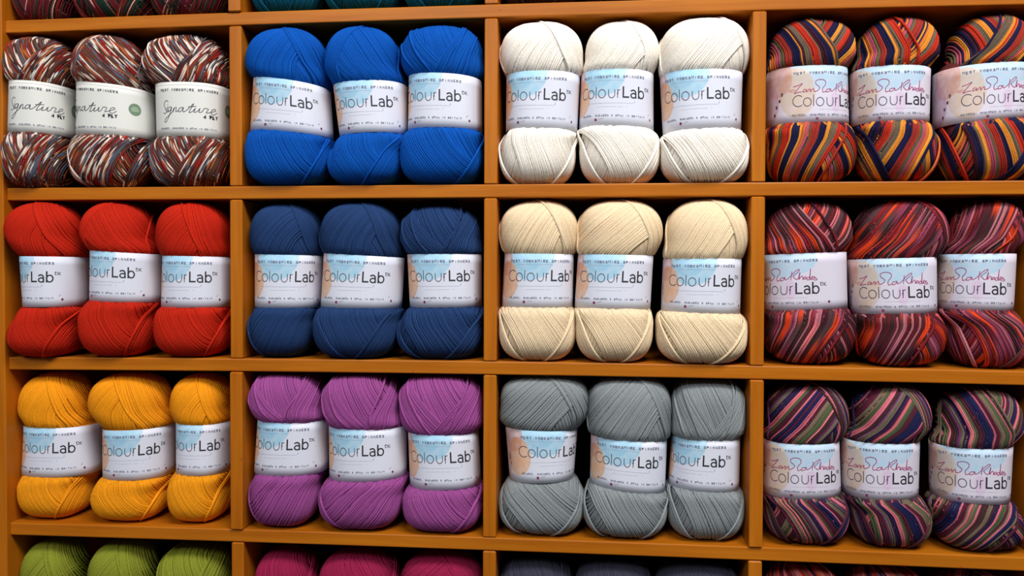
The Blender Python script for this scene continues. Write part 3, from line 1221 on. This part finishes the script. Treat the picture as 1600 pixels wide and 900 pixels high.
G = 'bright blue yarn balls'
make_ball(1, 2, 'blue', (385, 513, 41), [(398.5, 127), (517, 142), (521, 218), (393.5, 208)], (380, 520), 453.7, 'std', ('arch', 'smooth'),
          'bright blue yarn ball whose band tips down to the right, by the left divider', G, 0.0204, relief='soft')
make_ball(1, 2, 'blue', (511.6, 628, 43), [(522.6, 139), (637, 135), (636.7, 213), (533, 217.5)], (515, 632), 580, 'std', ('archm', 'smooth'),
          'bright blue yarn ball with the lowest-set band, between two others of its colour', G, 0.0228, relief='soft')
make_ball(1, 2, 'blue', (629, 754, 39.6), [(640, 124), (753, 128), (753.5, 208), (638.4, 207)], (628, 755), 685.6, 'std', ('vee', 'smooth'),
          'bright blue yarn ball with crossing strands on top, beside the white yarn cubby', G, 0.0236, relief='soft')

G = 'pure white yarn balls'
make_ball(1, 3, 'white', (782.4, 909, 31.7), [(791.7, 123), (906.5, 122), (902, 210), (791, 208)], (781, 898), 849.6, 'std', ('arch', 'bowl'),
          'white yarn ball beside the left divider, first letter of its band word hidden', G, 0.0258)
make_ball(1, 3, 'white', (915, 1028, 31.7), [(908, 120), (1021, 120), (1021, 207), (904.7, 204)], (907, 1029), 973, 'std', ('arch', 'bowl'),
          'narrower-topped white yarn ball with puckered strands, between two other white balls', G, 0.0290)
make_ball(1, 3, 'white', (1029.5, 1170.8, 25.8), [(1031, 122), (1159.7, 119), (1157, 206), (1035.7, 212)], (1032, 1170.8), 1105, 'std', ('arch', 'bowl'),
          'widest and tallest white yarn ball, standing by the dark gap at the right divider', G, 0.0242)

G = 'orange, navy and red striped yarn balls in the upper right cubby'
make_ball(1, 4, 'sunset', (1201, 1336, 22.4), [(1196, 117), (1322.6, 113), (1324.7, 199), (1196, 202)], (1199, 1336), 1311.6, 'artist', ('flow', 'slash'),
          'orange, navy and red striped yarn ball against the divider, its big word cut short', G, 0.0348)
make_ball(1, 4, 'sunset', (1339, 1466, 20.7), [(1327, 115), (1452, 114), (1449.5, 197), (1329, 199)], (1336, 1460), 1415, 'artist', ('flow', 'bowlm'),
          'orange, navy and red striped yarn ball in the middle, full magenta signature facing out', G, 0.0340)
make_ball(1, 4, 'sunset', (1476, 1606, 21), [(1457, 116), (1606, 106), (1606, 190), (1458, 202)], (1463, 1606), 1583, 'artist', ('flowm', 'bowl'),
          'orange and navy striped yarn ball with the highest band, cut by the right edge', G, 0.0340)

G = 'red yarn balls'
make_ball(2, 1, 'red', (12.3, 135, 316.7), [(34, 401), (142, 402), (138, 478), (39, 478)], (18, 134), 49, 'std', ('arch', 'smooth'),
          'red yarn ball beside the side panel, only the end of its band word showing', G, 0.0156, relief='soft')
make_ball(2, 1, 'red', (131, 247, 316), [(144, 391), (255, 398), (254, 472), (143, 468)], (130, 248), 175, 'std', ('archm', 'smooth'),
          'red yarn ball in the middle with its band set higher than its neighbours', G, 0.0204, relief='soft')
make_ball(2, 1, 'red', (248, 362, 315), [(256.7, 400), (363, 402), (363, 479), (255, 478)], (247, 364), 295.7, 'std', ('arch', 'smooth'),
          'red yarn ball tucked behind the divider, band corner printed pale blue', G, 0.0244, relief='soft')

G = 'navy blue yarn balls'
make_ball(2, 2, 'navy', (386.7, 505, 318), [(400.7, 398), (505.7, 400), (502, 480), (400.7, 478)], (386, 495), 461, 'std', ('arch', 'smoothm'),
          'navy blue yarn ball next to the left divider, plain smooth lower half', G, 0.0296, relief='soft')
make_ball(2, 2, 'navy', (503, 626.7, 316), [(507.7, 396), (632, 403), (627.7, 481), (503, 478)], (495, 624), 565.7, 'std', ('arch', 'bowl'),
          'navy blue yarn ball in the middle whose wide band slopes down to the right', G, 0.0264, relief='soft')
make_ball(2, 2, 'navy', (628, 750, 320), [(637.7, 398), (752.7, 398), (753, 478), (641.7, 479)], (624, 754), 701.7, 'std', ('vee', 'bowl'),
          'navy blue yarn ball with deep crossing ridges, in the shadow by the right divider', G, 0.0304)

G = 'cream yarn balls'
make_ball(2, 3, 'cream', (779, 902, 311.7), [(789, 397), (897, 398), (895, 479), (785, 478)], (777, 899), 861, 'std', ('arch', 'bowl'),
          'cream yarn ball with looped strands at its lower left, beside the left divider', G, 0.0278)
make_ball(2, 3, 'cream', (903, 1033, 310.7), [(903, 398), (1020.7, 400), (1016, 482), (898, 479)], (901, 1018), 971.7, 'std', ('arch', 'bowl'),
          'cream yarn ball in the middle with a broad top overhanging its band on the right', G, 0.0262)
make_ball(2, 3, 'cream', (1039, 1169, 310.7), [(1036, 405), (1158, 405), (1155.7, 489), (1032.7, 484)], (1026, 1167), 1115, 'std', ('arch', 'bowl'),
          'cream yarn ball with the lowest-set band of its cubby, by the right divider', G, 0.0240)

G = 'maroon and orange marled yarn balls'
make_ball(2, 4, 'maroon', (1197, 1331, 312), [(1190, 399), (1320.7, 394), (1323, 480), (1190, 484)], (1195, 1334), 1243, 'artist', ('flow', 'slash'),
          'maroon marled yarn ball by the divider, blank paper at the right of its band', G, 0.0348)
make_ball(2, 4, 'maroon', (1331, 1478, 312), [(1323, 406), (1461, 402), (1461.7, 487), (1328, 489)], (1335, 1474), 1419, 'artist', ('arch', 'slash'),
          'maroon and orange marled yarn ball with the lowest band, beige blot at its left', G, 0.0316)
make_ball(2, 4, 'maroon', (1479, 1600, 312), [(1463, 398), (1585, 397), (1580.7, 485), (1463, 481)], (1475, 1600), 1536.7, 'artist', ('slash', 'bowl'),
          'maroon marled yarn ball with a dark gap to the right of its band', G, 0.0364)

G = 'golden yellow yarn balls'
make_ball(3, 1, 'yellow', (23.4, 149, 580.8), [(40.4, 659), (160.5, 661), (161, 736), (36.6, 733)], (24, 149), 82, 'std', ('arch', 'smooth'),
          'golden yellow yarn ball beside the side panel, band end jutting out to the right', G, 0.0362, relief='soft')
make_ball(3, 1, 'yellow', (143, 271, 582), [(163.5, 665), (276.4, 662), (273, 740), (164, 738)], (149, 268), 216, 'std', ('arch', 'smooth'),
          'golden yellow yarn ball in the middle with the lowest-set band of the three', G, 0.0338, relief='soft')
make_ball(3, 1, 'yellow', (270, 364, 583), [(277.6, 654), (366, 657), (366, 734), (278, 730)], (268, 364), 311.6, 'std', ('arch', 'smooth'),
          'narrow golden yellow yarn ball squeezed against the wooden divider', G, 0.0362, relief='soft')

G = 'purple yarn balls'
make_ball(3, 2, 'purple', (396, 508, 583), [(405, 651), (515, 653), (513, 733), (399.7, 731)], (385, 502), 447.6, 'std', ('vee', 'smoothm'),
          'purple yarn ball with the highest-set band of its cubby, near the left divider', G, 0.0288, hidetop=True)
make_ball(3, 2, 'purple', (509, 626, 583), [(515.6, 661), (636, 663), (636, 740), (516.7, 741)], (503, 632), 565.8, 'std', ('vee', 'smoothm'),
          'purple yarn ball in the middle with open crossing strands above the band', G, 0.0280, hidetop=True)
make_ball(3, 2, 'purple', (628, 754, 585), [(638.7, 670), (748, 671), (751.6, 753), (642, 753)], (632, 754), 703.7, 'std', ('vee', 'smooth'),
          'purple yarn ball with the lowest band and heavily ridged top, beside the grey yarn cubby', G, 0.0288, hidetop=True)

G = 'grey yarn balls'
make_ball(3, 3, 'grey', (783.4, 919, 587), [(790, 662), (902.7, 666), (896.7, 742), (796.6, 743)], (780, 911), 879.7, 'std', ('arch', 'bowl'),
          'grey yarn ball with the highest band, an orange blot at its left', G, 0.0322, hidetop=True)
make_ball(3, 3, 'grey', (918, 1046, 591), [(923, 675), (1042, 683), (1038.7, 763), (922, 748)], (912, 1040), 997, 'std', ('arch', 'bowl'),
          'grey yarn ball leaning in the middle, its band word sloping down to the right', G, 0.0314, hidetop=True)
make_ball(3, 3, 'grey', (1048, 1164, 592), [(1049, 677), (1155.8, 679), (1154, 759), (1044, 752)], (1042, 1162), 1098, 'std', ('vee', 'bowl'),
          'grey yarn ball partly behind its neighbour, close to the right divider', G, 0.0354, hidetop=True)

G = 'plum, navy and olive striped yarn balls'
make_ball(3, 4, 'plum', (1196, 1322, 596), [(1192, 684), (1310, 684), (1312, 766), (1190, 766)], (1193, 1321), 1276, 'artist', ('arch', 'bowl'),
          'plum, navy and pink striped yarn ball touching the divider beside the grey yarn', G, 0.0330)
make_ball(3, 4, 'plum', (1326, 1450, 596.6), [(1313, 682), (1435, 684), (1432.7, 768), (1314, 767)], (1324, 1449), 1395, 'artist', ('arch', 'bowl'),
          'plum, navy and olive striped yarn ball in the middle of its cubby', G, 0.0330)
make_ball(3, 4, 'plum', (1463, 1597, 601), [(1450.8, 690), (1580, 691), (1576, 776), (1452.7, 771)], (1450, 1599), 1540.7, 'artist', ('flow', 'slash'),
          'plum and pink striped yarn ball near the right edge of the photo', G, 0.0322)


def edge_ball(row, col, scheme, xl, xr, y, kind, pats, label, group, upper, yc=0.036):
    """balls the photo cuts: upper = True when only the foot shows (top row), else only the head shows"""
    cx, hw = (xl + xr) / 2, (xr - xl) / 2
    if upper:
        make_ball(row, col, scheme, (xl, xr, y - 245), [(cx - hw * .88, y - 160), (cx + hw * .88, y - 160), (cx + hw * .88, y - 78), (cx - hw * .88, y - 78)],
                  (xl, xr), cx + hw * .15, kind, pats, label, group, yc, dens=0.9)
    else:
        make_ball(row, col, scheme, (xl, xr, y), [(cx - hw * .88, y + 86), (cx + hw * .88, y + 86), (cx + hw * .88, y + 164), (cx - hw * .88, y + 164)],
                  (xl, xr), cx + hw * .15, kind, pats, label, group, yc, dens=0.9)


G = 'dark red and green yarn balls cut by the top edge'
edge_ball(0, 1, 'forest', 12, 122, 30, 'plain', ('vee', 'vee'), 'dark red and green yarn ball at the top left corner, next to the side panel', G, True, 0.038)
edge_ball(0, 1, 'forest', 122, 240, 27, 'plain', ('vee', 'bowl'), 'dark red and green yarn ball in the middle of the top left cubby', G, True)
edge_ball(0, 1, 'forest', 240, 357, 23, 'plain', ('vee', 'vee'), 'dark red and green yarn ball against the divider, above the badge-less speckled ball', G, True, 0.038)
G = 'teal yarn balls cut by the top edge'
edge_ball(0, 2, 'teal', 388, 508, 17, 'std', ('vee', 'bowl'), 'teal yarn ball beside the left divider at the top of the photo', G, True)
edge_ball(0, 2, 'teal', 510, 630, 13, 'std', ('vee', 'bowl'), 'teal yarn ball with a bright outer loop, between two other teal balls', G, True)
edge_ball(0, 2, 'teal', 632, 753, 10, 'std', ('vee', 'bowl'), 'teal yarn ball at the right end of its cubby, above the crossing-strand blue ball', G, True)
G = 'dark brown yarn balls just showing at the top edge'
edge_ball(0, 3, 'brown', 784, 908, 8, 'std', ('vee', 'bowl'), 'dark brown yarn ball just showing above the left white ball', G, True)
edge_ball(0, 3, 'brown', 910, 1036, 5, 'std', ('vee', 'bowl'), 'dark brown yarn ball barely showing above the middle white ball', G, True)
edge_ball(0, 3, 'brown', 1038, 1166, 2, 'std', ('vee', 'bowl'), 'dark brown yarn ball above the widest white ball', G, True)
G = 'olive green yarn balls cut by the bottom edge'
edge_ball(4, 1, 'green', 22, 142, 839.5, 'std', ('arch', 'bowl'), 'olive green yarn ball at the bottom left corner, next to the side panel', G, False, 0.038)
edge_ball(4, 1, 'green', 142, 250, 843, 'std', ('arch', 'bowl'), 'olive green yarn ball between two others, below the middle yellow ball', G, False)
edge_ball(4, 1, 'green', 251, 363, 847, 'std', ('vee', 'bowl'), 'olive green yarn ball with upright strands, against the divider', G, False, 0.038)
G = 'magenta yarn balls cut by the bottom edge'
edge_ball(4, 2, 'magenta', 388, 500, 853, 'std', ('smooth', 'bowl'), 'magenta yarn ball beside the left divider at the bottom of the photo', G, False, 0.038)
edge_ball(4, 2, 'magenta', 501, 626, 856, 'std', ('smooth', 'bowl'), 'magenta yarn ball in the middle, below the purple ones', G, False)
edge_ball(4, 2, 'magenta', 627, 754, 860, 'std', ('arch', 'bowl'), 'magenta yarn ball at the right end of its cubby, by the slate yarn', G, False, 0.038)
G = 'dark slate yarn balls cut by the bottom edge'
edge_ball(4, 3, 'slate', 780, 896, 866, 'std', ('vee', 'bowl'), 'dark slate yarn ball under the grey ball with the orange blot', G, False, 0.038)
edge_ball(4, 3, 'slate', 898, 1020, 869, 'std', ('smooth', 'bowl'), 'dark slate yarn ball under the leaning grey ball', G, False, 0.038)
edge_ball(4, 3, 'slate', 1022, 1160, 872, 'std', ('smooth', 'bowl'), 'dark slate yarn ball near the right divider, at the bottom edge', G, False, 0.038)
G = 'coral and pink striped yarn balls cut by the bottom edge'
edge_ball(4, 4, 'coral', 1193, 1315, 881, 'artist', ('vee', 'bowl'), 'coral and navy striped yarn ball next to the divider at the bottom edge', G, False)
edge_ball(4, 4, 'coral', 1317, 1451, 885, 'artist', ('vee', 'bowl'), 'coral, pink and navy striped yarn ball in the middle of the lowest right cubby', G, False)
edge_ball(4, 4, 'coral', 1453, 1592, 889, 'artist', ('arch', 'bowl'), 'coral and pink striped yarn ball at the bottom right corner', G, False)
